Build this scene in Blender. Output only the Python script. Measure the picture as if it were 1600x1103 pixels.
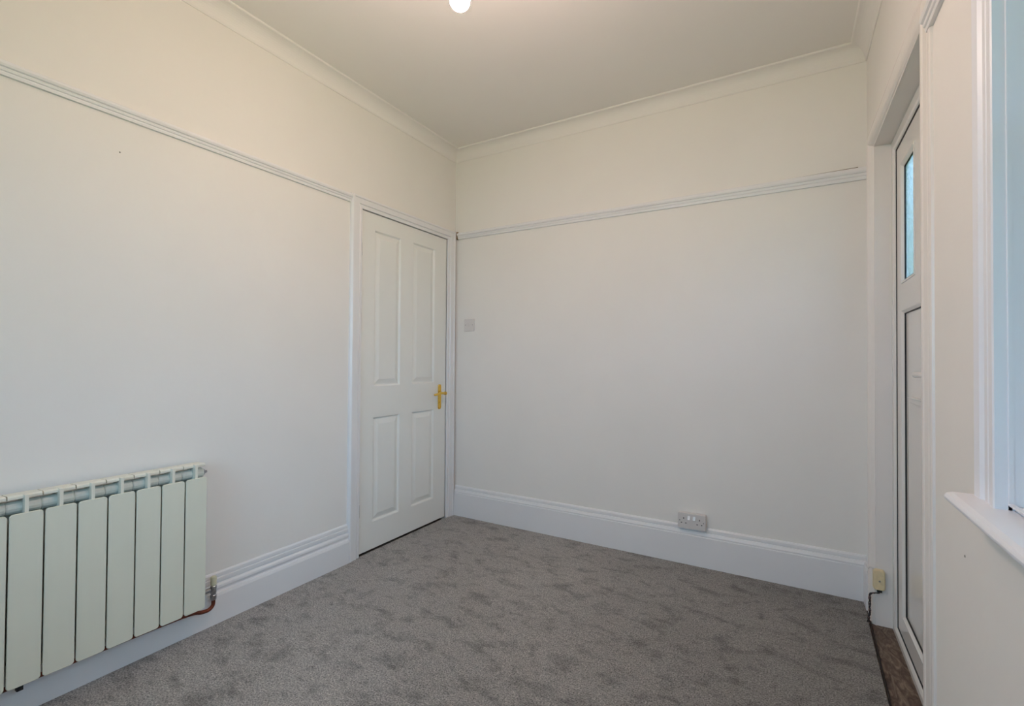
import bpy, bmesh, math, random
from mathutils import Vector, Matrix
random.seed(7)
C = bpy.context.scene.collection
for o in list(bpy.data.objects): bpy.data.objects.remove(o)

# ------------------------------------------------------------------ camera
H = 1.128
YAW, PITCH, ROLL = 0.526332, 0.0132766, 0.0067227
fw = Vector((-math.sin(YAW)*math.cos(PITCH), math.cos(YAW)*math.cos(PITCH), math.sin(PITCH)))
rt = Vector((math.cos(YAW), math.sin(YAW), 0)); up = rt.cross(fw)
r2 = rt*math.cos(ROLL) + up*math.sin(ROLL); u2 = -rt*math.sin(ROLL) + up*math.cos(ROLL)
cam = bpy.data.cameras.new('camera'); cam.sensor_width = 36; cam.lens = 743.62*36/1600
cam.clip_start = 0.02
co = bpy.data.objects.new('camera', cam); C.objects.link(co)
M = Matrix((r2, u2, -fw)).transposed().to_4x4(); M.translation = (0, 0, H)
co.matrix_world = M
bpy.context.scene.camera = co

# ------------------------------------------------------------------ room numbers (metres)
XL, XR, YB, YF, ZC = -2.115, 0.325, 2.802, -1.0, 2.642
WY0, WY1, WZ0, WZ1 = 0.12, 1.137, 0.875, 2.14      # window opening in the right wall
DY0, DY1, DZ = 1.718, 2.59, 2.072                    # outside door opening in the right wall
VX0, VX1, VZ0, VZ1 = -1.65, -0.15, 0.80, 2.15           # second window, in the wall behind the viewer
LY0, LY1, LZ = 1.912, 2.704, 1.985                  # inner door opening in the left wall

# ------------------------------------------------------------------ world, lights, exposure
w = bpy.data.worlds.new('sky'); bpy.context.scene.world = w; w.use_nodes = True
nt = w.node_tree; bg = nt.nodes['Background']
sky = nt.nodes.new('ShaderNodeTexSky'); sky.sky_type = 'NISHITA'; sky.sun_disc = False
sky.sun_elevation = math.radians(48); sky.sun_rotation = math.radians(-90); sky.dust_density = 2.5
mx = nt.nodes.new('ShaderNodeMix'); mx.data_type = 'RGBA'; mx.inputs[0].default_value = 0.75
hs = nt.nodes.new('ShaderNodeMix'); hs.data_type = 'RGBA'; hs.blend_type = 'MULTIPLY'; hs.inputs[0].default_value = 1
hs.inputs[7].default_value = (0.115, 0.115, 0.115, 1)
nt.links.new(sky.outputs[0], hs.inputs[6]); nt.links.new(hs.outputs[2], mx.inputs[6])
mx.inputs[7].default_value = (0.55, 0.95, 1.40, 1)     # thin bright cloud
nt.links.new(mx.outputs[2], bg.inputs[0]); bg.inputs[1].default_value = 0.82

sun = bpy.data.lights.new('sun', 'SUN'); sun.energy = 2.2; sun.angle = math.radians(4); sun.color = (1, 0.96, 0.88)
so = bpy.data.objects.new('sun', sun); C.objects.link(so); so.location = (-4, 0, 8)
so.rotation_euler = Vector((0.72, 0.25, -0.78)).to_track_quat('-Z', 'Y').to_euler()   # comes over the house, lights the garden

def portal(name, loc, sx, sz, d=(-1, 0, 0)):
    l = bpy.data.lights.new(name, 'AREA'); l.shape = 'RECTANGLE'; l.size = sx; l.size_y = sz
    l.cycles.is_portal = True
    o = bpy.data.objects.new(name, l); C.objects.link(o); o.location = loc
    o.rotation_euler = Vector(d).to_track_quat('-Z', 'Y').to_euler()
portal('window_portal', (0.60, (WY0+WY1)/2, (WZ0+WZ1)/2), WY1-WY0, WZ1-WZ0)
portal('door_portal', (0.60, 2.14, 1.68), 0.60, 0.55)
portal('rear_portal', ((VX0+VX1)/2, YF-0.25, (VZ0+VZ1)/2), VX1-VX0, VZ1-VZ0, (0, 1, 0))

vs = bpy.context.scene.view_settings
vs.view_transform = 'Standard'; vs.look = 'None'; vs.gamma = 1; vs.use_curve_mapping = False
vs.exposure = 2.6
BULB = 80.0

# ------------------------------------------------------------------ materials
def mat(name, col, rough=0.5, metal=0.0, noise=0.0, nscale=20, bump=0.0, bscale=200, spec=0.5, coat=0):
    m = bpy.data.materials.new(name); m.use_nodes = True
    t = m.node_tree; b = t.nodes['Principled BSDF']
    b.inputs['Base Color'].default_value = (*col, 1); b.inputs['Roughness'].default_value = rough
    b.inputs['Metallic'].default_value = metal; b.inputs['Specular IOR Level'].default_value = spec
    if coat: b.inputs['Coat Weight'].default_value = coat; b.inputs['Coat Roughness'].default_value = 0.08
    tc = t.nodes.new('ShaderNodeTexCoord')
    n = t.nodes.new('ShaderNodeTexNoise'); n.inputs['Scale'].default_value = nscale; n.inputs['Detail'].default_value = 5
    t.links.new(tc.outputs['Object'], n.inputs['Vector'])
    r = t.nodes.new('ShaderNodeMapRange'); r.inputs[1].default_value = 0.3; r.inputs[2].default_value = 0.7
    r.inputs[3].default_value = 1-noise; r.inputs[4].default_value = 1+noise
    t.links.new(n.outputs[0], r.inputs[0])
    mu = t.nodes.new('ShaderNodeVectorMath'); mu.operation = 'SCALE'; mu.inputs[0].default_value = col
    t.links.new(r.outputs[0], mu.inputs[3]); t.links.new(mu.outputs[0], b.inputs['Base Color'])
    if bump:
        n2 = t.nodes.new('ShaderNodeTexNoise'); n2.inputs['Scale'].default_value = bscale; n2.inputs['Detail'].default_value = 3
        t.links.new(tc.outputs['Object'], n2.inputs['Vector'])
        bp = t.nodes.new('ShaderNodeBump'); bp.inputs['Strength'].default_value = bump; bp.inputs['Distance'].default_value = 0.002
        t.links.new(n2.outputs[0], bp.inputs['Height']); t.links.new(bp.outputs[0], b.inputs['Normal'])
    return m

WALL = mat('wall_paint', (0.88, 0.85, 0.795), 0.75, noise=0.012, nscale=3, bump=0.25, bscale=38, spec=0.25)
CEIL = mat('ceiling_paint', (0.885, 0.855, 0.81), 0.85, noise=0.01, nscale=2, bump=0.1, bscale=60, spec=0.2)
TRIM2 = mat('warm_gloss_paint', (0.87, 0.82, 0.765), 0.3, noise=0.01, nscale=6, bump=0.05, bscale=25)  # warmer tint of the trim paint, for the outside-door surround
TRIMW = mat('daylit_gloss_paint', (0.89, 0.89, 0.92), 0.35, noise=0.01, nscale=6, bump=0.05, bscale=25)  # cool daylight on the window trim mixed into its paint colour
TRIM = mat('trim_gloss_paint', (0.86, 0.852, 0.845), 0.28, noise=0.01, nscale=6, bump=0.05, bscale=25, spec=0.5)
DOOR = mat('door_satin_paint', (0.87, 0.865, 0.81), 0.32, noise=0.008, nscale=6, bump=0.06, bscale=90, spec=0.5)
UPVC = mat('white_upvc', (0.82, 0.80, 0.76), 0.13, noise=0.004, nscale=4, spec=0.5)
GASK = mat('black_gasket', (0.012, 0.012, 0.013), 0.6)
RAD = mat('cream_radiator_enamel', (0.80, 0.80, 0.66), 0.35, noise=0.01, nscale=8)
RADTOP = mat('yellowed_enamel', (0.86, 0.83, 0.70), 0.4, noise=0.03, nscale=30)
RADIN = mat('grey_cast_aluminium', (0.66, 0.69, 0.62), 0.5, noise=0.1, nscale=30)
ROCK = mat('bright_switch_rocker', (0.88, 0.86, 0.82), 0.25)
PLAST = mat('white_plastic', (0.74, 0.70, 0.66), 0.3, noise=0.005)
DARK = mat('dark_hole', (0.015, 0.013, 0.012), 0.7)
CREAM = mat('yellowed_plastic', (0.80, 0.66, 0.40), 0.4, noise=0.08, nscale=60)
BRASS = mat('polished_brass', (0.86, 0.56, 0.12), 0.22, metal=1.0, noise=0.1, nscale=60)
CHROME = mat('tarnished_chrome', (0.42, 0.42, 0.44), 0.28, metal=1.0, noise=0.35, nscale=90)
COPPER = mat('copper_pipe', (0.20, 0.055, 0.03), 0.42, metal=0.6, noise=0.4, nscale=60)
CAP = mat('cream_cap', (0.72, 0.68, 0.48), 0.45)
WIRE_B = mat('black_wire', (0.02, 0.02, 0.022), 0.5)
WIRE_R = mat('brown_wire', (0.12, 0.06, 0.05), 0.5)
WIRE_W = mat('white_cable', (0.75, 0.73, 0.70), 0.5)
GAP = mat('old_caulk', (0.20, 0.14, 0.07), 0.9, noise=0.4, nscale=50)
CORD = mat('white_flex', (0.75, 0.72, 0.66), 0.5)
SCREW = mat('steel_screw', (0.35, 0.33, 0.30), 0.4, metal=0.8)

def carpet_mat():
    m = bpy.data.materials.new('grey_twist_carpet'); m.use_nodes = True; t = m.node_tree; b = t.nodes['Principled BSDF']
    b.inputs['Roughness'].default_value = 0.95; b.inputs['Specular IOR Level'].default_value = 0.1
    b.inputs['Sheen Weight'].default_value = 0.15
    tc = t.nodes.new('ShaderNodeTexCoord')
    def noise(s, d, rough=0.5, dist=0.0, sc=(1, 1, 1)):
        mp = t.nodes.new('ShaderNodeMapping'); mp.inputs['Scale'].default_value = sc
        t.links.new(tc.outputs['Object'], mp.inputs[0])
        n = t.nodes.new('ShaderNodeTexNoise'); n.inputs['Scale'].default_value = s; n.inputs['Detail'].default_value = d
        n.inputs['Roughness'].default_value = rough; n.inputs['Distortion'].default_value = dist
        t.links.new(mp.outputs[0], n.inputs[0]); return n.outputs[0]
    def rng(x, a, b_, c, d):
        r = t.nodes.new('ShaderNodeMapRange'); r.inputs[1].default_value = a; r.inputs[2].default_value = b_
        r.inputs[3].default_value = c; r.inputs[4].default_value = d; t.links.new(x, r.inputs[0]); return r.outputs[0]
    def mul(x, y):
        n = t.nodes.new('ShaderNodeMath'); n.operation = 'MULTIPLY'; t.links.new(x, n.inputs[0]); t.links.new(y, n.inputs[1]); return n.outputs[0]
    fine = rng(noise(185, 4, 0.75), 0.36, 0.64, 0.30, 1.70)      # tufts
    mid = rng(noise(60, 3), 0.3, 0.7, 0.86, 1.14)
    scuff = mul(rng(noise(7.5, 5, 0.62, 0.4, (1, 1.5, 1)), 0.34, 0.49, 0.64, 1.0), rng(noise(17, 4, 0.6, 0.3, (1, 1.6, 1)), 0.31, 0.46, 0.74, 1.0))   # pile brushed the other way
    broad = rng(noise(1.6, 3), 0.3, 0.7, 0.90, 1.10)
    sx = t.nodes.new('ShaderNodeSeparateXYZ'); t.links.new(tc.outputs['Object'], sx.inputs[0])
    broad = mul(broad, rng(sx.outputs[0], -1.2, 0.1, 1.09, 0.76))     # carpet colour darkens towards the outside-door side
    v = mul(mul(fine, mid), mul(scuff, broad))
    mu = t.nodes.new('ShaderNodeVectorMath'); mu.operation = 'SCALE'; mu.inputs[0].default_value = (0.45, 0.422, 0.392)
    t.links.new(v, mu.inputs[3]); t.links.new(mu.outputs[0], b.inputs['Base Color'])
    bp = t.nodes.new('ShaderNodeBump'); bp.inputs['Strength'].default_value = 0.7; bp.inputs['Distance'].default_value = 0.004
    t.links.new(fine, bp.inputs['Height']); t.links.new(bp.outputs[0], b.inputs['Normal'])
    return m
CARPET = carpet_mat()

def wood_mat():
    m = bpy.data.materials.new('worn_brown_boards'); m.use_nodes = True; t = m.node_tree; b = t.nodes['Principled BSDF']
    b.inputs['Roughness'].default_value = 0.6
    tc = t.nodes.new('ShaderNodeTexCoord'); mp = t.nodes.new('ShaderNodeMapping'); mp.inputs['Scale'].default_value = (3, 1, 1)
    n = t.nodes.new('ShaderNodeTexNoise'); n.inputs['Scale'].default_value = 14; n.inputs['Detail'].default_value = 6; n.inputs['Distortion'].default_value = 1.5
    cr = t.nodes.new('ShaderNodeValToRGB'); e = cr.color_ramp.elements
    e[0].position = 0.3; e[0].color = (0.045, 0.022, 0.014, 1); e[1].position = 0.75; e[1].color = (0.30, 0.23, 0.17, 1)
    x = e.new(0.5); x.color = (0.13, 0.085, 0.06, 1)
    t.links.new(tc.outputs['Object'], mp.inputs[0]); t.links.new(mp.outputs[0], n.inputs[0]); t.links.new(n.outputs[0], cr.inputs[0])
    t.links.new(cr.outputs[0], b.inputs['Base Color']); return m
BOARD = wood_mat()

def glass_clear():
    m = bpy.data.materials.new('window_glass'); m.use_nodes = True; t = m.node_tree; t.nodes.remove(t.nodes['Principled BSDF'])
    out = t.nodes['Material Output']; tr = t.nodes.new('ShaderNodeBsdfTransparent'); gl = t.nodes.new('ShaderNodeBsdfGlossy')
    gl.inputs['Roughness'].default_value = 0.02; tr.inputs[0].default_value = (0.95, 0.98, 0.97, 1)
    fr = t.nodes.new('ShaderNodeFresnel'); mxs = t.nodes.new('ShaderNodeMixShader')
    t.links.new(fr.outputs[0], mxs.inputs[0]); t.links.new(tr.outputs[0], mxs.inputs[1]); t.links.new(gl.outputs[0], mxs.inputs[2])
    t.links.new(mxs.outputs[0], out.inputs[0]); return m
def glass_obscure():
    m = bpy.data.materials.new('obscured_door_glass'); m.use_nodes = True; t = m.node_tree; b = t.nodes['Principled BSDF']
    b.inputs['Transmission Weight'].default_value = 1; b.inputs['Roughness'].default_value = 0.06; b.inputs['IOR'].default_value = 1.33
    b.inputs['Base Color'].default_value = (0.95, 0.975, 1, 1)
    tc = t.nodes.new('ShaderNodeTexCoord'); mp = t.nodes.new('ShaderNodeMapping'); mp.inputs['Scale'].default_value = (1, 3.2, 0.55)
    n = t.nodes.new('ShaderNodeTexNoise'); n.inputs['Scale'].default_value = 42; n.inputs['Detail'].default_value = 3; n.inputs['Distortion'].default_value = 1.2
    bp = t.nodes.new('ShaderNodeBump'); bp.inputs['Strength'].default_value = 1.0; bp.inputs['Distance'].default_value = 0.006
    t.links.new(tc.outputs['Object'], mp.inputs[0]); t.links.new(mp.outputs[0], n.inputs[0]); t.links.new(n.outputs[0], bp.inputs['Height'])
    t.links.new(bp.outputs[0], b.inputs['Normal']); return m
GLASS, OBSC = glass_clear(), glass_obscure()

def bulb_mat():
    m = bpy.data.materials.new('lit_bulb'); m.use_nodes = True; b = m.node_tree.nodes['Principled BSDF']
    b.inputs['Emission Color'].default_value = (1.0, 0.74, 0.655, 1); b.inputs['Emission Strength'].default_value = BULB
    return m
LIT = bulb_mat()
GRASS = mat('lawn_green', (0.16, 0.26, 0.06), 0.9, noise=0.3, nscale=3)
LEAF = mat('hedge_green', (0.06, 0.13, 0.03), 0.8, noise=0.6, nscale=9, bump=1.0, bscale=14)

# ------------------------------------------------------------------ helpers
def link(name, bm, m, parent=None, smooth=False, bevel=0, loc=None, seg=2):
    bmesh.ops.recalc_face_normals(bm, faces=bm.faces)
    me = bpy.data.meshes.new(name); bm.to_mesh(me); bm.free()
    for mm in (m if isinstance(m, (list, tuple)) else [m]): me.materials.append(mm)
    o = bpy.data.objects.new(name, me); C.objects.link(o)
    if parent: o.parent = parent
    if loc: o.location = loc
    if smooth:
        for p in me.polygons: p.use_smooth = True
    if bevel:
        md = o.modifiers.new('bevel', 'BEVEL'); md.width = bevel; md.segments = seg; md.limit_method = 'ANGLE'; md.angle_limit = math.radians(40)
    return o
def box(bm, x0, x1, y0, y1, z0, z1):
    v = [bm.verts.new((x, y, z)) for x in (x0, x1) for y in (y0, y1) for z in (z0, z1)]
    for f in ((0,1,3,2), (4,6,7,5), (0,4,5,1), (2,3,7,6), (0,2,6,4), (1,5,7,3)): bm.faces.new([v[i] for i in f])
    return bm
def boxes(*bs):
    bm = bmesh.new()
    for b in bs: box(bm, *b)
    return bm
def sweep(bm, rings, closed=True, caps=True):
    rs = [[bm.verts.new(p) for p in r] for r in rings]; n = len(rs[0])
    for a, b in zip(rs, rs[1:]):
        for i in range(n if closed else n-1): bm.faces.new((a[i], a[(i+1) % n], b[(i+1) % n], b[i]))
    if caps: bm.faces.new(rs[0][::-1]); bm.faces.new(rs[-1])
    return bm
def run(wall, a, b, prof, ka=0, kb=0):
    """profile (offset from the wall, height) swept along a wall; ka/kb = mitre slope at each end"""
    bm = bmesh.new(); rings = []
    for e, k in ((a, ka), (b, kb)):
        ring = []
        for o, z in prof:
            s = e + k*o
            ring.append({'left': (XL+o, s, z), 'right': (XR-o, s, z), 'back': (s, YB-o, z), 'front': (s, YF+o, z)}[wall])
        rings.append(ring)
    return sweep(bm, rings)
def lathe(bm, prof, org=(0, 0, 0), axis='z', n=20):
    rings = []
    for r, h in prof:
        ring = []
        for i in range(n):
            a = 2*math.pi*i/n; c, s = r*math.cos(a), r*math.sin(a)
            p = {'z': (c, s, h), 'x': (h, c, s), 'y': (c, h, s)}[axis]
            ring.append((p[0]+org[0], p[1]+org[1], p[2]+org[2]))
        rings.append(ring)
    return sweep(bm, rings)
def tube(bm, pts, r, n=10):
    pts = [Vector(p) for p in pts]; rings = []; up_ = None
    for i, p in enumerate(pts):
        d = (pts[min(i+1, len(pts)-1)] - pts[max(i-1, 0)]).normalized()
        if up_ is None: up_ = d.orthogonal().normalized()
        up_ = (up_ - d*up_.dot(d)).normalized(); s = d.cross(up_)
        rr = r[i] if isinstance(r, (list, tuple)) else r
        rings.append([p + (up_*math.cos(2*math.pi*k/n) + s*math.sin(2*math.pi*k/n))*rr for k in range(n)])
    return sweep(bm, rings)
def curve(pts, n=8):
    pts = [Vector(p) for p in pts]; out = []
    for i in range(len(pts)-1):
        p0, p1, p2, p3 = pts[max(i-1, 0)], pts[i], pts[i+1], pts[min(i+2, len(pts)-1)]
        for k in range(n):
            t = k/n
            out.append(0.5*((2*p1)+(p2-p0)*t+(2*p0-5*p1+4*p2-p3)*t*t+(3*p1-p0-3*p2+p3)*t**3))
    return out + [pts[-1]]
def rrect(w, h, r, n=5):
    out = []
    for cx, cy, a0 in ((w/2-r, h/2-r, 0), (-w/2+r, h/2-r, 90), (-w/2+r, -h/2+r, 180), (w/2-r, -h/2+r, 270)):
        for k in range(n+1):
            a = math.radians(a0+90*k/n); out.append((cx+r*math.cos(a), cy+r*math.sin(a)))
    return out
def empty(name, loc):
    o = bpy.data.objects.new(name, None); C.objects.link(o); o.location = loc; o.empty_display_size = 0.05; return o
def tag(o, label, cat, kind=None, group=None):
    o['label'] = label; o['category'] = cat
    if kind: o['kind'] = kind
    if group: o['group'] = group
    return o
def keep(child, parent):   # geometry was written in room coordinates
    child.parent = parent; child.matrix_parent_inverse = Matrix.Translation(-Vector(parent.location)); return child

# ------------------------------------------------------------------ shell
T = 0.22
bm = boxes((XL-T, XL, YF-T, LY0, -0.2, ZC+0.1), (XL-T, XL, LY1, YB+T, -0.2, ZC+0.1),
           (XL-T, XL, LY0, LY1, LZ, ZC+0.1), (XL-T-0.1, XL-T, YF-T, YB+T, -0.2, ZC+0.1))  # outermost slab is added to stop sky light leaking round the inner door
tag(link('wall_left', bm, WALL), 'plain white painted wall with the radiator and the four-panel door', 'wall', 'structure')
bm = boxes((XL-T, XR+T, YB, YB+T, -0.2, ZC+0.1))
tag(link('wall_back', bm, WALL), 'white painted end wall with the double socket and light switch', 'wall', 'structure')
bm = boxes((XL-T, VX0-0.014, YF-T, YF, -0.2, ZC+0.1), (VX1+0.014, XR+T, YF-T, YF, -0.2, ZC+0.1),
           (VX0-0.014, VX1+0.014, YF-T, YF, -0.2, VZ0-0.013), (VX0-0.014, VX1+0.014, YF-T, YF, VZ1+0.014, ZC+0.1))
tag(link('wall_front', bm, WALL), 'white painted wall behind the viewer', 'wall', 'structure')
R1 = XR+T
e = 0.014     # the openings are cut a lining's thickness larger
bm = boxes((XR, R1, DY1+e, YB+T, -0.2, ZC+0.1), (XR, R1, DY0-e, DY1+e, DZ+e, ZC+0.1), (XR, R1, DY0-e, DY1+e, -0.2, -0.032),
           (XR, R1, WY1+e, DY0-e, -0.2, ZC+0.1), (XR, R1, WY0-e, WY1+e, -0.2, WZ0-0.013), (XR, R1, WY0-e, WY1+e, WZ1+e, ZC+0.1),
           (XR, R1, YF-T, WY0-e, -0.2, ZC+0.1))
tag(link('wall_right', bm, WALL), 'white painted wall holding the glazed outside door and the window', 'wall', 'structure')
bm = boxes((XL-T, R1, YF-T, YB+T, ZC, ZC+0.12))
tag(link('ceiling', bm, CEIL), 'flat off-white painted ceiling', 'ceiling', 'structure')

for wall_, p_, ax in (('wall_left', (XL, 0.774, 1.876), 'x'), ('wall_right', (XR, 1.368, 0.715), 'x')):
    bm = bmesh.new(); sg = 1 if wall_ == 'wall_left' else -1
    lathe(bm, [(0.0030, 0), (0.0022, sg*0.0012), (0.0008, sg*0.0015)], p_, ax, 8)
    link('nail_head', bm, mat('dull_nail', (0.30, 0.29, 0.25), 0.7), bpy.data.objects[wall_])

# carpet: its edge runs just inside the outside-door threshold
bm = bmesh.new()
out = [(XL, YF), (XR, YF), (XR, 1.64), (0.281, 1.66), (0.286, 1.99), (0.291, 2.2), (0.297, 2.45), (0.302, 2.62), (0.306, 2.66), (0.306, YB), (XL, YB)]
sweep(bm, [[(x, y, -0.011) for x, y in out], [(x, y, 0) for x, y in out]])
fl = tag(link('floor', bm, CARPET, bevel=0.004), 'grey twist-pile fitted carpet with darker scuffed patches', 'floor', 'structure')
bm = boxes((XL-T, R1, YF-T, YB+T, -0.14, -0.012))
tag(link('trim_1', bm, BOARD), 'worn brown threshold strip between the carpet and the outside door', 'threshold', 'structure')
# frayed dark backing along the cut edge
bm = bmesh.new(); tube(bm, [(x+0.003+random.uniform(-.001, .001), y, -0.006) for x, y in
    [(0.281+0.021*i/40+0.004*(i/40)**2, 1.66+0.96*i/40) for i in range(41)]], 0.0035, 6)
keep(link('frayed_edge', bm, mat('carpet_backing', (0.03, 0.02, 0.016), 0.9)), fl)

# ------------------------------------------------------------------ cornice, picture rail, skirting
COVE = [(0, 2.566), (0.004, 2.566), (0.007, 2.572)] + \
       [(0.007+0.056*(1-math.cos(math.radians(a))), 2.575+0.058*math.sin(math.radians(a))) for a in range(0, 91, 10)] + \
       [(0.066, 2.634), (0.069, 2.637), (0.069, ZC+0.002), (0, ZC+0.002)]
for i, (wl, a, b, ka, kb, d) in enumerate([('left', YF, YB, 1, -1, 'above the radiator and inner door'),
        ('back', XL, XR, 1, -1, 'across the end wall above the sockets'), ('right', YF, YB, 1, -1, 'above the outside door and window'),
        ('front', XL, XR, 1, -1, 'along the wall behind the viewer')]):
    o = link('trim_%d' % (2+i), run(wl, a, b, COVE, ka, kb), CEIL)
    tag(o, 'coved white plaster cornice ' + d, 'cornice', 'structure')
RAIL = [(0, 2.0), (0.010, 2.0), (0.012, 2.007), (0.011, 2.012), (0.015, 2.014), (0.017, 2.020), (0.015, 2.0235), (0.021, 2.026),
        (0.024, 2.033), (0.023, 2.040), (0.019, 2.0435), (0.014, 2.0445), (0.013, 2.047), (0.004, 2.049), (0, 2.049)]
def railz(dz0, k=1.0): return [(o, 2.0+(z-2.0)*k+dz0) for o, z in RAIL]
tag(link('trim_6', run('left', YF, 1.832, railz(0, .96), 1, 0), TRIM), 'white moulded picture rail ending at the inner door frame', 'picture rail', 'structure')
# back rail climbs a little to the right
bm = bmesh.new()
sweep(bm, [[(XL+0.030, YB-o, 2.0+(z-2.0)*0.95) for o, z in RAIL], [(XR-0.001, YB-o, 2.0-0.002+(z-2.0)*1.26) for o, z in RAIL]])
br = tag(link('trim_7', bm, TRIM), 'white moulded picture rail across the end wall', 'picture rail', 'structure')
bm = bmesh.new(); sweep(bm, [[(-0.15, YB-0.0005, 2.0545), (-0.15, YB-0.003, 2.0545), (-0.15, YB-0.003, 2.0562), (-0.15, YB-0.0005, 2.0562)],
                             [(XR-0.035, YB-0.0005, 2.0590), (XR-0.035, YB-0.006, 2.0590), (XR-0.035, YB-0.006, 2.0622), (XR-0.035, YB-0.0005, 2.0622)]])
keep(link('open_joint', bm, GAP), br)
bm = boxes((XL+0.0235, XL+0.030, YB-0.020, YB-0.001, 1.998, 2.052)); keep(link('end_gap', bm, GAP), br)
tag(link('trim_8', run('right', 1.235, 1.628, railz(0)), TRIM), 'short picture rail between the outside door and the window', 'picture rail', 'structure')
SK_B = [(0, 0), (0.021, 0), (0.021, 0.160), (0.0195, 0.1625), (0.0160, 0.1630), (0.0155, 0.1665), (0.0185, 0.1680), (0.0185, 0.1720), (0.012, 0.186),
        (0.0070, 0.1870), (0.0065, 0.1915), (0.0100, 0.1930), (0.0090, 0.205), (0.0045, 0.2125), (0, 0.213)]
SK_L = [(0, 0), (0.022, 0), (0.022, 0.116), (0.019, 0.127), (0.0145, 0.128), (0.0120, 0.134), (0.0135, 0.140), (0.0175, 0.148), (0.0165, 0.157), (0.011, 0.164),
        (0.0065, 0.1655), (0.0065, 0.170), (0.011, 0.172), (0.0115, 0.186), (0.0060, 0.188), (0.0060, 0.192), (0.0085, 0.194), (0.008, 0.205), (0.004, 0.211), (0, 0.212)]
tag(link('baseboard_left', run('left', YF, 1.832, SK_L, 1, 0), TRIM), 'tall white moulded skirting running behind the radiator', 'skirting board', 'structure')
tag(link('baseboard_back', run('back', XL+0.020, XR, SK_B, 0, -1), TRIM), 'tall white moulded skirting under the double socket', 'skirting board', 'structure')
tag(link('baseboard_right', run('right', 2.692, YB, [(o, z*1.02) for o, z in SK_B], 0, -1), TRIM), 'stub of white skirting in the corner by the outside door', 'skirting board', 'structure')
tag(link('baseboard_front', run('front', XL, XR, SK_B, 1, -1), TRIM), 'white skirting on the wall behind the viewer', 'skirting board', 'structure')

# ------------------------------------------------------------------ inner door: frame (trim) and leaf
def frame3(prof, y0, y1, z0, z1, X, sgn, legs=(1, 1)):
    """architrave around an opening; profile (outward distance, thickness); sgn=+1 grows towards +X"""
    bm = bmesh.new()
    path = [(y0, -1, z0, 0), (y0, -1, z1, 1), (y1, 1, z1, 1), (y1, 1, z0, 0)]
    rings = []
    for y, sy, z, sz in path: rings.append([(X+sgn*t, y+sy*d, z+sz*d) for d, t in prof])
    return sweep(bm, rings)
AR = [(0, -0.02), (0, 0.010), (0.004, 0.012), (0.014, 0.013), (0.017, 0.010), (0.020, 0.010), (0.023, 0.017), (0.050, 0.018), (0.054, 0.023), (0.062, 0.022), (0.068, 0.012), (0.068, -0.02)]
AR2 = [(d*1.2, t) for d, t in AR]
bm = bmesh.new()
rings = []
for (y, z, dy, dz, pr) in ((LY0, 0, -1, 0, AR2), (LY0, LZ, -1, 1, AR), (LY1, LZ, 1, 1, AR), (LY1, 0, 1, 0, AR)):
    rings.append([(XL+t, y+dy*d*(1.2 if (pr is AR and dy < 0) else 1)*(1.2 if dy > 0 else 1), z+dz*d) for d, t in pr])
sweep(bm, rings)
tag(link('trim_9', bm, TRIM), 'white moulded architrave around the four-panel inner door', 'door frame', 'structure')
d1 = tag(empty('door_1', (XL, LY0, 0)), 'closed white four-panel door with a brass lever handle', 'door', 'structure')
PAN = [(2.020, 2.240, 0.963, 1.886), (2.352, 2.573, 0.963, 1.886), (2.020, 2.240, 0.168, 0.780), (2.352, 2.573, 0.168, 0.780)]
def leaf_mesh():
    bm = bmesh.new(); ya, yb, za, zb = LY0+0.003, LY1-0.003, 0.010, LZ-0.003
    ys = [ya, 2.020, 2.240, 2.352, 2.573, yb]; zs = [za, 0.168, 0.780, 0.963, 1.886, zb]
    vs = {}
    for i, y in enumerate(ys):
        for j, z in enumerate(zs): vs[i, j] = bm.verts.new((XL-0.002, y, z))
    hole = {(1, 1), (3, 1), (1, 3), (3, 3)}
    for i in range(5):
        for j in range(5):
            if (i, j) not in hole: bm.faces.new((vs[i, j], vs[i+1, j], vs[i+1, j+1], vs[i, j+1]))
    r = bmesh.ops.extrude_face_region(bm, geom=bm.faces[:])
    bmesh.ops.translate(bm, verts=[e for e in r['geom'] if isinstance(e, bmesh.types.BMVert)], vec=(-0.035, 0, 0))
    return bm
keep(link('leaf', leaf_mesh(), DOOR), d1)
for y0, y1, z0, z1 in PAN:
    bm = bmesh.new(); rings = []
    for ins, dx in ((-0.001, -0.030), (-0.001, -0.003), (0.003, -0.005), (0.008, -0.012), (0.014, -0.0125), (0.019, -0.011), (0.040, -0.004), (0.044, -0.0035)):
        rings.append([(XL+dx, y0+ins, z0+ins), (XL+dx, y1-ins, z0+ins), (XL+dx, y1-ins, z1-ins), (XL+dx, y0+ins, z1-ins)])
    keep(link('panel', sweep(bm, rings), DOOR), d1)
for z in (1.755, 0.255):
    bm = bmesh.new(); lathe(bm, [(0.002, -0.04), (0.0045, -0.038), (0.0045, 0.038), (0.002, 0.04)], (XL+0.003, LY0+0.001, z), n=10)
    box(bm, XL-0.003, XL+0.0005, LY0+0.002, LY0+0.010, z-0.036, z+0.036)
    keep(link('hinge', bm, SCREW), d1)
bm = boxes((XL-0.06, XL-0.037, LY0, LY1, 0, LZ)); keep(link('dark_backing', bm, DARK), d1)  # added black sheet behind the leaf, stands in for the darkness in its gaps
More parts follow.
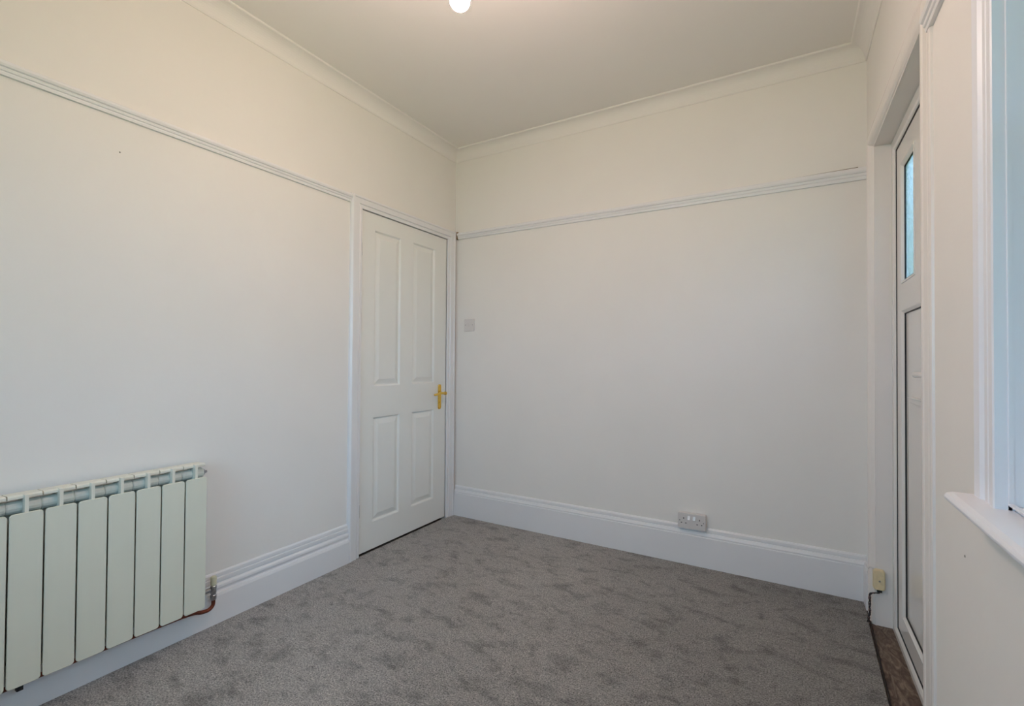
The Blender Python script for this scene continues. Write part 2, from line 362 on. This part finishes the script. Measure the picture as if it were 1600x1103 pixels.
# lever handle on a long back plate
HY, HZ = 2.632, 0.889
bm = bmesh.new(); pl = rrect(0.040, 0.172, 0.012, 6)
pl2 = [(u*(0.72 if abs(v) > 0.062 else 1.0), v) for u, v in pl]
sweep(bm, [[(XL-0.002, HY+u, 0.863+v) for u, v in pl2], [(XL+0.003, HY+u, 0.863+v) for u, v in pl2], [(XL+0.006, HY+u*0.8, 0.863+v*0.95) for u, v in pl2]])
hp = keep(link('handle_plate', bm, BRASS), d1)
bm = bmesh.new()
lathe(bm, [(0.014, 0.004), (0.014, 0.010), (0.009, 0.013), (0.009, 0.040), (0.012, 0.044), (0.013, 0.052), (0.010, 0.060), (0.002, 0.062)], (XL, HY, HZ), 'x', 14)
tube(bm, curve([(XL+0.051, HY, HZ), (XL+0.055, HY-0.03, HZ+0.003), (XL+0.053, HY-0.07, HZ), (XL+0.048, HY-0.095, HZ-0.004), (XL+0.042, HY-0.108, HZ-0.006)]),
     [0.0085]*12 + [0.0075]*12 + [0.008]*6 + [0.006]*3, 10)
lv = keep(link('lever', bm, BRASS, smooth=True), hp)
bm = bmesh.new()
for z in (0.79, 0.936): lathe(bm, [(0.0045, 0.0055), (0.004, 0.0075), (0.001, 0.008)], (XL, HY, z), 'x', 10)
lathe(bm, [(0.007, 0.0055), (0.007, 0.0085), (0.003, 0.009)], (XL, HY, 0.825), 'x', 10)
keep(link('screw', bm, BRASS), hp)

# ------------------------------------------------------------------ outside door
ar = bmesh.new()
PR = [(0, -1, 0), (0, 0, 0), (0.003, 0, .10), (0.009, 0, .55), (0.016, 0, .86), (0.024, 0, 1), (0.032, 0, 1), (0.035, 0, .78), (0.040, 0, .74), (0.045, 0, .82), (0.060, 0, .72), (0.064, 0, .56), (0.070, 0, .72), (0.078, 0, .70), (0.082, 0, .50), (0.083, 0, 0), (0.083, -1, 0)]
rings = []
for y, dy, z, dz, th, ws in ((DY0, -1, -0.012, 0, 0.010, 1.40), (DY0, -1, DZ, 1, 0.012, 1.40), (DY1, 1, DZ, 1, 0.023, 0.98), (DY1, 1, -0.012, 0, 0.023, 0.98)):
    rings.append([(XR - f*th + (0.0048 if o < 0 else 0), y+dy*d*ws, z+dz*d*(1.0)) for d, o, f in PR])
sweep(ar, rings)
tag(link('trim_10', ar, TRIM2), 'white architrave around the half-glazed outside door', 'door frame', 'structure')
bm = boxes((XR+0.005, 0.386, DY1, DY1+0.0138, -0.011, DZ+0.0138), (XR+0.005, 0.386, DY0-0.0138, DY0, -0.011, DZ+0.0138), (XR+0.005, 0.386, DY0-0.0002, DY1+0.0002, DZ, DZ+0.0138))
tag(link('trim_11', bm, TRIM2), 'white reveal lining inside the outside door opening', 'door lining', 'structure')
d2 = tag(empty('door_2', (0.385, 2.14, 0)), 'white plastic outside door with two narrow obscured glass panes', 'door', 'structure')
FX = 0.384
bm = bmesh.new()
PF = [(0, 0.10), (0, 0), (0.038, 0), (0.046, 0.004), (0.050, 0.010), (0.050, 0.10)]
def ringrect(y0, y1, z0, z1, prof, X, dz=1):
    """closed rectangular frame from a profile (inset, depth)"""
    bm = bmesh.new(); loops = []
    for ins, dx in prof:
        loops.append([bm.verts.new(p) for p in ((X+dx, y0+ins, z0+ins*dz), (X+dx, y1-ins, z0+ins*dz), (X+dx, y1-ins, z1-ins), (X+dx, y0+ins, z1-ins))])
    n = len(loops)
    for i in range(n):
        a, b = loops[i], loops[(i+1) % n]
        for k in range(4): bm.faces.new((a[k], a[(k+1) % 4], b[(k+1) % 4], b[k]))
    return bm
keep(link('outer_frame', ringrect(DY0, DY1, -0.030, DZ, PF, FX), UPVC, bevel=0.0015), d2)
keep(link('gasket', ringrect(DY0+0.050, DY1-0.050, 0.020, DZ-0.050, [(0, 0.03), (0, 0.008), (0.006, 0.008), (0.006, 0.03)], FX), GASK), d2)
SX = FX+0.010; SY0, SY1, SZ0, SZ1 = DY0+0.056, DY1-0.056, 0.026, DZ-0.056
# sash with openings: two lights above, one panel below
def sash():
    bm = bmesh.new(); ys = [SY0, 1.842, 2.075, 2.205, 2.438, SY1]; zs = [SZ0, 0.105, 1.337, 1.443, 1.926, SZ1]
    vs = {(i, j): bm.verts.new((SX, y, z)) for i, y in enumerate(ys) for j, z in enumerate(zs)}
    for i in range(5):
        for j in range(5):
            if (j == 1 and 1 <= i <= 3) or (j == 3 and i in (1, 3)): continue
            bm.faces.new((vs[i, j], vs[i+1, j], vs[i+1, j+1], vs[i, j+1]))
    r = bmesh.ops.extrude_face_region(bm, geom=bm.faces[:])
    bmesh.ops.translate(bm, verts=[e for e in r['geom'] if isinstance(e, bmesh.types.BMVert)], vec=(0.05, 0, 0))
    return bm
keep(link('sash', sash(), UPVC, bevel=0.002), d2)
BEAD = [(-0.001, 0.012), (-0.001, -0.002), (0.005, -0.003), (0.014, 0.006), (0.014, 0.012)]
for (a, b, c, e) in ((1.842, 2.075, 1.443, 1.926), (2.205, 2.438, 1.443, 1.926)):
    keep(link('glazing_bead', ringrect(a, b, c, e, BEAD, SX), UPVC), d2)
    keep(link('bead_seal', ringrect(a+0.013, b-0.013, c+0.013, e-0.013, [(0, 0.014), (0, 0.007), (0.003, 0.007), (0.003, 0.014)], SX), GASK), d2)
    keep(link('glass_pane', boxes((SX+0.012, SX+0.017, a+0.004, b-0.004, c+0.004, e-0.004)), OBSC), d2)
keep(link('glazing_bead', ringrect(1.842, 2.438, 0.105, 1.337, BEAD, SX), UPVC), d2)
keep(link('bead_seal', ringrect(1.855, 2.425, 0.118, 1.324, [(0, 0.014), (0, 0.006), (0.004, 0.006), (0.004, 0.014)], SX), GASK), d2)
lp = keep(link('lower_panel', boxes((SX+0.011, SX+0.035, 1.850, 2.430, 0.112, 1.330)), UPVC), d2)
bm = boxes((SX-0.002, SX+0.012, 1.985, 2.295, 0.975, 0.998), (SX-0.008, SX-0.001, 1.985, 2.295, 0.993, 0.999))
keep(link('letter_plate', bm, UPVC, bevel=0.002), d2)
bm = bmesh.new(); pl = rrect(0.034, 0.22, 0.008, 4)
sweep(bm, [[(SX, 1.795+u, 1.04+v) for u, v in pl], [(SX-0.010, 1.795+u, 1.04+v) for u, v in pl]])
tube(bm, curve([(SX-0.008, 1.795, 1.09), (SX-0.045, 1.795, 1.09), (SX-0.052, 1.815, 1.09), (SX-0.052, 1.92, 1.088)]), 0.009, 10)
keep(link('door_handle', bm, UPVC), d2)

# ------------------------------------------------------------------ window
wn = tag(empty('window_1', (0.45, (WY0+WY1)/2, WZ0)), 'tall white-framed window beside the outside door, over a deep sill', 'window', 'structure')
WA = [(0, -0.006), (0, 0.016), (0.003, 0.018), (0.020, 0.018), (0.024, 0.013), (0.028, 0.012), (0.034, 0.016), (0.048, 0.016), (0.052, 0.011), (0.060, 0.012), (0.068, 0.018), (0.090, 0.020), (0.096, 0.014), (0.096, -0.006)]
keep(link('architrave', frame3(WA, WY0, WY1, WZ0-0.002, WZ1, XR, -1), TRIMW), wn)
keep(link('jamb_lining', boxes((XR+0.001, 0.50, WY1, WY1+0.0138, WZ0, WZ1+0.0138), (XR+0.001, 0.50, WY0-0.0138, WY0, WZ0, WZ1+0.0138), (XR+0.001, 0.50, WY0-0.0002, WY1+0.0002, WZ1, WZ1+0.0138)), TRIMW), wn)
keep(link('staff_bead', ringrect(WY0, WY1, WZ0+0.008, WZ1, [(0, 0.0), (0.003, 0.0), (0.0035, 0.001), (0.0035, 0.007), (0, 0.007)], 0.3255), TRIMW), wn)
bm = bmesh.new()
P_ = [(0.335, WZ0), (0.276, WZ0), (0.268, WZ0-0.003), (0.264, WZ0-0.009), (0.266, WZ0-0.016), (0.274, WZ0-0.020), (0.290, WZ0-0.021), (0.335, WZ0-0.021)]
sweep(bm, [[(x, WY0-0.105, z) for x, z in P_], [(x, WY1+0.108, z) for x, z in P_]])
keep(link('window_sill', bm, TRIMW, bevel=0.003), wn)
keep(link('inner_board', boxes((0.334, 0.50, WY0, WY1, WZ0-0.012, WZ0+0.007)), TRIMW, bevel=0.003), wn)
keep(link('window_frame', ringrect(WY0, WY1, WZ0+0.008, WZ1, [(0, 0), (0.035, 0), (0.035, 0.07), (0, 0.07)], 0.42), UPVC, bevel=0.002), wn)
for z0, z1, X in ((WZ0+0.043, 1.565, 0.432), (1.535, WZ1-0.035, 0.462)):
    s = keep(link('sash', ringrect(WY0+0.035, WY1-0.035, z0, z1, [(0, 0), (0.034, 0), (0.042, 0.008), (0.042, 0.028), (0, 0.028)], X), UPVC, bevel=0.0015), wn)
    keep(link('glass_pane', boxes((X+0.014, X+0.018, WY0+0.07, WY1-0.07, z0+0.038, z1-0.038)), GLASS), s)

w2 = tag(empty('window_2', ((VX0+VX1)/2, YF-0.1, VZ0)), 'white-framed window in the wall behind the viewer', 'window', 'structure')
def fy(bm):     # written as if on an x-plane: turn it onto the front wall
    for v in bm.verts: v.co = Vector((v.co.y, YF-v.co.x, v.co.z))
    return bm
keep(link('architrave', fy(frame3(WA, VX0, VX1, VZ0, VZ1, 0, -1)), TRIM), w2)
keep(link('window_sill', boxes((VX0-0.10, VX1+0.10, YF-0.20, YF+0.05, VZ0-0.024, VZ0)), TRIM, bevel=0.004), w2)
keep(link('jamb_lining', boxes((VX0-0.0138, VX0, YF-0.20, YF-0.001, VZ0, VZ1+0.0138), (VX1, VX1+0.0138, YF-0.20, YF-0.001, VZ0, VZ1+0.0138), (VX0-0.0002, VX1+0.0002, YF-0.20, YF-0.001, VZ1, VZ1+0.0138)), TRIM), w2)
s2 = keep(link('window_frame', fy(ringrect(VX0, VX1, VZ0, VZ1, [(0, 0), (0.05, 0), (0.055, 0.01), (0.055, 0.06), (0, 0.06)], 0.11)), UPVC, bevel=0.0015), w2)
keep(link('glass_pane', boxes((VX0+0.05, VX1-0.05, YF-0.145, YF-0.14, VZ0+0.05, VZ1-0.05)), GLASS), s2)

# ------------------------------------------------------------------ radiator
rad = tag(empty('radiator', (XL+0.055, 0.64, 0.126)), 'cream sectional radiator with flat front panels on the left wall', 'radiator')
PITCH_, N0 = 0.0806, 10
Y_END = 1.045
X1 = XL+0.100
def section_bm():
    bm = bmesh.new()
    # local: y = 0 at the section centre; x from the wall; z from floor
    box(bm, XL+0.034, X1-0.004, -0.0042, 0.0042, 0.135, 0.699)         # web
    box(bm, XL+0.072, X1-0.004, -0.030, 0.030, 0.17, 0.60)             # inner fin behind the plate
    lathe(bm, [(0.019, -PITCH_/2+0.0004), (0.0205, -PITCH_/2+0.004), (0.0205, PITCH_/2-0.004), (0.019, PITCH_/2-0.0004)], (XL+0.056, 0, 0.662), 'y', 16)
    lathe(bm, [(0.019, -PITCH_/2+0.0004), (0.0205, -PITCH_/2+0.004), (0.0205, PITCH_/2-0.004), (0.019, PITCH_/2-0.0004)], (XL+0.056, 0, 0.170), 'y', 16)
    box(bm, XL+0.030, XL+0.036, -0.036, 0.036, 0.15, 0.64)             # rear fin
    return bm
def top_bm():
    bm = bmesh.new()
    pr = [(XL+0.026, 0.696), (XL+0.028, 0.701), (XL+0.079, 0.703), (XL+0.083, 0.699), (XL+0.083, 0.692), (XL+0.080, 0.690), (XL+0.028, 0.690)]
    sweep(bm, [[(x, -PITCH_/2+0.0016, z) for x, z in pr], [(x, PITCH_/2-0.0016, z) for x, z in pr]])
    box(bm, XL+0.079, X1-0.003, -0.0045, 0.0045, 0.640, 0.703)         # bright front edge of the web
    return bm
def plate_bm():
    bm = bmesh.new(); w_, h_ = PITCH_-0.0044, 0.524; zc = 0.126+h_/2
    def ring(x, k): return [(x, u, zc+v) for u, v in rrect(w_-2*k, h_-2*k, 0.010-min(k, .004), 5)]
    return sweep(bm, [ring(X1-0.006, 0), ring(X1-0.0015, 0), ring(X1, 0.0015)])
sec = link('section', section_bm(), RADIN, rad); tp = link('top_cap', top_bm(), RADTOP, sec); pt = link('front_panel', plate_bm(), RAD, sec)
pinv = Matrix.Translation(-Vector(rad.location)); sec.matrix_parent_inverse = pinv
for i in range(N0):
    y = Y_END - PITCH_*(i+0.5)
    if i == 0: s = sec
    else:
        s = sec.copy(); C.objects.link(s)
        for ch in (tp, pt):
            c = ch.copy(); C.objects.link(c); c.parent = s
    s.location = (0, y, 0)
bm = bmesh.new(); lathe(bm, [(0.014, 0), (0.014, 0.004), (0.011, 0.008), (0.006, 0.012), (0.005, 0.018)], (XL+0.056, Y_END, 0.662), 'y', 14)
keep(link('end_plug', bm, CHROME), rad)
for y in (0.36, 0.93):
    for z in (0.60, 0.20): keep(link('wall_bracket', boxes((XL+0.0009, XL+0.034, y-0.012, y+0.012, z, z+0.03)), RADIN), rad)
# valve and tail
VX, VY = XL+0.056, Y_END+0.052
va = bmesh.new()
lathe(va, [(0.012, 0), (0.012, 0.010), (0.0085, 0.012), (0.0085, 0.040)], (VX, Y_END, 0.170), 'y', 14)
lathe(va, [(0.011, 0.126), (0.012, 0.130), (0.012, 0.145), (0.0095, 0.148), (0.0115, 0.156), (0.012, 0.182), (0.009, 0.186)], (VX, VY, 0), 'z', 14)
vb = keep(link('valve_body', va, CHROME, bevel=0.001), rad)
bm = bmesh.new(); lathe(bm, [(0.0095, 0.184), (0.0115, 0.190), (0.0115, 0.218), (0.009, 0.222), (0.003, 0.223)], (VX, VY, 0), 'z', 14)
keep(link('valve_cap', bm, CAP), vb)
bm = bmesh.new()
tube(bm, curve([(VX, VY, 0.132), (VX, VY, 0.112), (VX, VY-0.004, 0.100), (VX, VY-0.018, 0.091), (VX, VY-0.045, 0.093), (VX, 0.97, 0.108), (VX, 0.6, 0.114), (VX, 0.33, 0.114), (VX, 0.27, 0.11), (VX, 0.255, 0.15)]), 0.0075, 12)
keep(link('pipe', bm, COPPER, smooth=True), rad)
bm = boxes((VX-0.008, VX+0.008, 0.515, 0.53, 0.095, 0.118)); keep(link('pipe_clip', bm, DARK), rad)

# ------------------------------------------------------------------ switch, socket, junction box
sw = tag(empty('light_switch', (-1.981, YB, 1.372)), 'square white light switch on the end wall beside the inner door', 'light switch')
bm = bmesh.new(); pl = rrect(0.087, 0.088, 0.004, 3)
sweep(bm, [[(-1.981+u, YB+0.001, 1.372+v) for u, v in pl], [(-1.981+u, YB-0.007, 1.372+v) for u, v in pl], [(-1.981+u*0.96, YB-0.009, 1.372+v*0.96) for u, v in pl]])
keep(link('face_plate', bm, PLAST), sw)
bm = bmesh.new(); pr = [(YB-0.006, 1.384), (YB-0.0135, 1.384), (YB-0.010, 1.360), (YB-0.006, 1.360)]
sweep(bm, [[(-1.987, y, z) for y, z in pr], [(-1.972, y, z) for y, z in pr]]); keep(link('rocker', bm, PLAST), sw)
for x in (-2.011, -1.951):
    bm = bmesh.new(); lathe(bm, [(0.0035, -0.0085), (0.0035, -0.0098), (0.001, -0.0098)], (x, YB, 1.372), 'y', 10)
    keep(link('screw', bm, SCREW), sw)

sk = tag(empty('double_socket', (-0.461, YB, 0.244)), 'white surface-mounted double plug socket above the end-wall skirting', 'socket')
bm = bmesh.new(); pl = rrect(0.142, 0.080, 0.006, 4)
def sring(y, k): return [(-0.461+u*k, y, 0.244+v*k) for u, v in pl]
sweep(bm, [sring(YB+0.001, 1), sring(YB-0.0275, 1)]); keep(link('back_box', bm, PLAST), sk)
bm = bmesh.new(); pl = rrect(0.146, 0.084, 0.006, 4)
sweep(bm, [sring(YB-0.0275, 1), sring(YB-0.034, 1), sring(YB-0.0365, 0.975)]); fp = keep(link('face_plate', bm, PLAST), sk)
for x in (-0.475, -0.447):
    pr = [(YB-0.036, 0.272), (YB-0.038, 0.272), (YB-0.0435, 0.252), (YB-0.036, 0.249)]
    bm = bmesh.new(); sweep(bm, [[(x-0.0065, y, z) for y, z in pr], [(x+0.0065, y, z) for y, z in pr]])
    keep(link('rocker', bm, ROCK), fp)
for s_, cx in ((-1, -0.461-0.041), (1, -0.461+0.041)):
    for dx, z, w_, h_ in ((0, 0.257, 0.0045, 0.0085), (-0.0115, 0.232, 0.0065, 0.0045), (0.0115, 0.232, 0.0065, 0.0045)):
        keep(link('pin_hole', boxes((cx+dx-w_/2, cx+dx+w_/2, YB-0.0370, YB-0.0345, z-h_/2, z+h_/2)), DARK), fp)
    bm = bmesh.new(); lathe(bm, [(0.0032, -0.036), (0.0032, -0.0372), (0.001, -0.0372)], (-0.461+s_*0.062, YB, 0.244), 'y', 10)
    keep(link('screw', bm, SCREW), fp)

JY = DY1
jb = tag(empty('junction_box', (0.336, JY, 0.190)), 'small yellowed plastic junction box low on the outside door jamb', 'junction box')
bm = bmesh.new(); pl = rrect(0.042, 0.086, 0.011, 5)
def jring(y, k): return [(0.336+u*k, y, 0.190+v*(1-(1-k)*0.5)) for u, v in pl]
sweep(bm, [jring(JY+0.001, 1), jring(JY-0.016, 1), jring(JY-0.021, 0.90), jring(JY-0.022, 0.80)])
jc = keep(link('cover', bm, CREAM, smooth=False), jb)
bm = bmesh.new(); lathe(bm, [(0.0036, -0.0215), (0.0036, -0.0228), (0.001, -0.0228)], (0.337, JY, 0.187), 'y', 10)
keep(link('screw', bm, SCREW), jc)
keep(link('cover_groove', boxes((0.320, 0.352, JY-0.0224, JY-0.0200, 0.1855, 0.1885)), CREAM), jc)
keep(link('cable_notch', boxes((0.329, 0.346, JY-0.019, JY-0.004, 0.138, 0.150)), DARK), jc)
def wires(ph, m):
    base = curve([(0.340, JY-0.012, 0.146), (0.334, JY-0.014, 0.134), (0.318, JY-0.014, 0.130), (0.306, JY-0.014, 0.124), (0.303, JY-0.014, 0.098),
                  (0.3035, JY-0.016, 0.060), (0.302, JY-0.016, 0.035), (0.299, JY-0.014, 0.012), (0.297, JY-0.012, -0.008)], 10)
    pts = [p + Vector((math.cos(i*0.42+ph)*0.0032, math.sin(i*0.42+ph)*0.0032, 0)) for i, p in enumerate(base)]
    bm = bmesh.new(); tube(bm, pts, 0.0019, 6); return keep(link('wire', bm, m, smooth=True), jb)
wires(0, WIRE_B); wires(math.pi, WIRE_B); wires(1.5, WIRE_R)
bm = bmesh.new(); tube(bm, curve([(0.301, 2.672, 0.216), (0.3015, 2.600, 0.222), (0.3045, JY-0.004, 0.236), (0.316, JY-0.004, 0.232), (0.330, JY-0.006, 0.228)]), 0.0016, 6)
keep(link('thin_cable', bm, WIRE_W, smooth=True), jb)

# ------------------------------------------------------------------ pendant bulb
BX, BY, BZ = -0.835, 1.118, 2.184
pd = tag(empty('pendant_light', (BX, BY, ZC)), 'lit bare round bulb hanging from the ceiling by a short flex', 'light')
bm = bmesh.new(); lathe(bm, [(0.040, ZC), (0.040, ZC-0.012), (0.030, ZC-0.024), (0.008, ZC-0.030)], (BX, BY, 0)); keep(link('ceiling_rose', bm, PLAST), pd)
bm = bmesh.new(); tube(bm, [(BX, BY, ZC-0.028), (BX+0.001, BY, 2.45), (BX, BY, BZ+0.115)], 0.003, 8); keep(link('flex', bm, CORD), pd)
bm = bmesh.new(); lathe(bm, [(0.005, BZ+0.118), (0.013, BZ+0.108), (0.016, BZ+0.100), (0.016, BZ+0.078), (0.019, BZ+0.076), (0.019, BZ+0.062), (0.014, BZ+0.060)], (BX, BY, 0)); keep(link('lamp_holder', bm, PLAST), pd)
bm = bmesh.new()
lathe(bm, [(0.002, -0.0300)] + [(0.030*math.sin(math.radians(a)), -0.030*math.cos(math.radians(a))) for a in range(10, 150, 10)] + [(0.013, 0.036), (0.0115, 0.046), (0.0115, 0.062)], (0, 0, 0), n=32)
b_ = link('bulb', bm, LIT, pd, smooth=True); b_.location = (0, 0, BZ-ZC)

# ------------------------------------------------------------------ garden outside
bm = boxes((-12, 26, -16, 30, -0.45, -0.30)); tag(link('lawn', bm, GRASS), 'green lawn outside beyond the obscured door glass', 'lawn', 'structure')
random.seed(3)
def hedge(name, x0, x1, y0, y1, h, label):
    bm = bmesh.new(); nx, ny, nz = 3, max(4, int((y1-y0)/0.35)), 7
    def P(i, j, k):
        return (x0+(x1-x0)*i/nx+random.uniform(-.13, .13), y0+(y1-y0)*j/ny+random.uniform(-.12, .12), -0.31+(h+0.31)*k/nz+(random.uniform(-.16, .22) if k else 0))
    g = {}
    def V(i, j, k):
        if (i, j, k) not in g: g[i, j, k] = bm.verts.new(P(i, j, k))
        return g[i, j, k]
    for i in range(nx):
        for j in range(ny): bm.faces.new((V(i, j, nz), V(i+1, j, nz), V(i+1, j+1, nz), V(i, j+1, nz))); bm.faces.new((V(i, j, 0), V(i, j+1, 0), V(i+1, j+1, 0), V(i+1, j, 0)))
    for j in range(ny):
        for k in range(nz):
            for i in (0, nx): bm.faces.new((V(i, j, k), V(i, j+1, k), V(i, j+1, k+1), V(i, j, k+1)))
    for i in range(nx):
        for k in range(nz):
            for j in (0, ny): bm.faces.new((V(i, j, k), V(i+1, j, k), V(i+1, j, k+1), V(i, j, k+1)))
    return tag(link(name, bm, LEAF, smooth=True), label, 'hedge')
hedge('hedge', 0.9, 4.6, 6.5, 7.4, 3.0, 'tall green hedge across the garden end, glimpsed through the textured door glass')
hedge('hedge', 7.0, 8.2, -10, 22, 1.9, 'low green hedge along the far side of the lawn, facing the window')
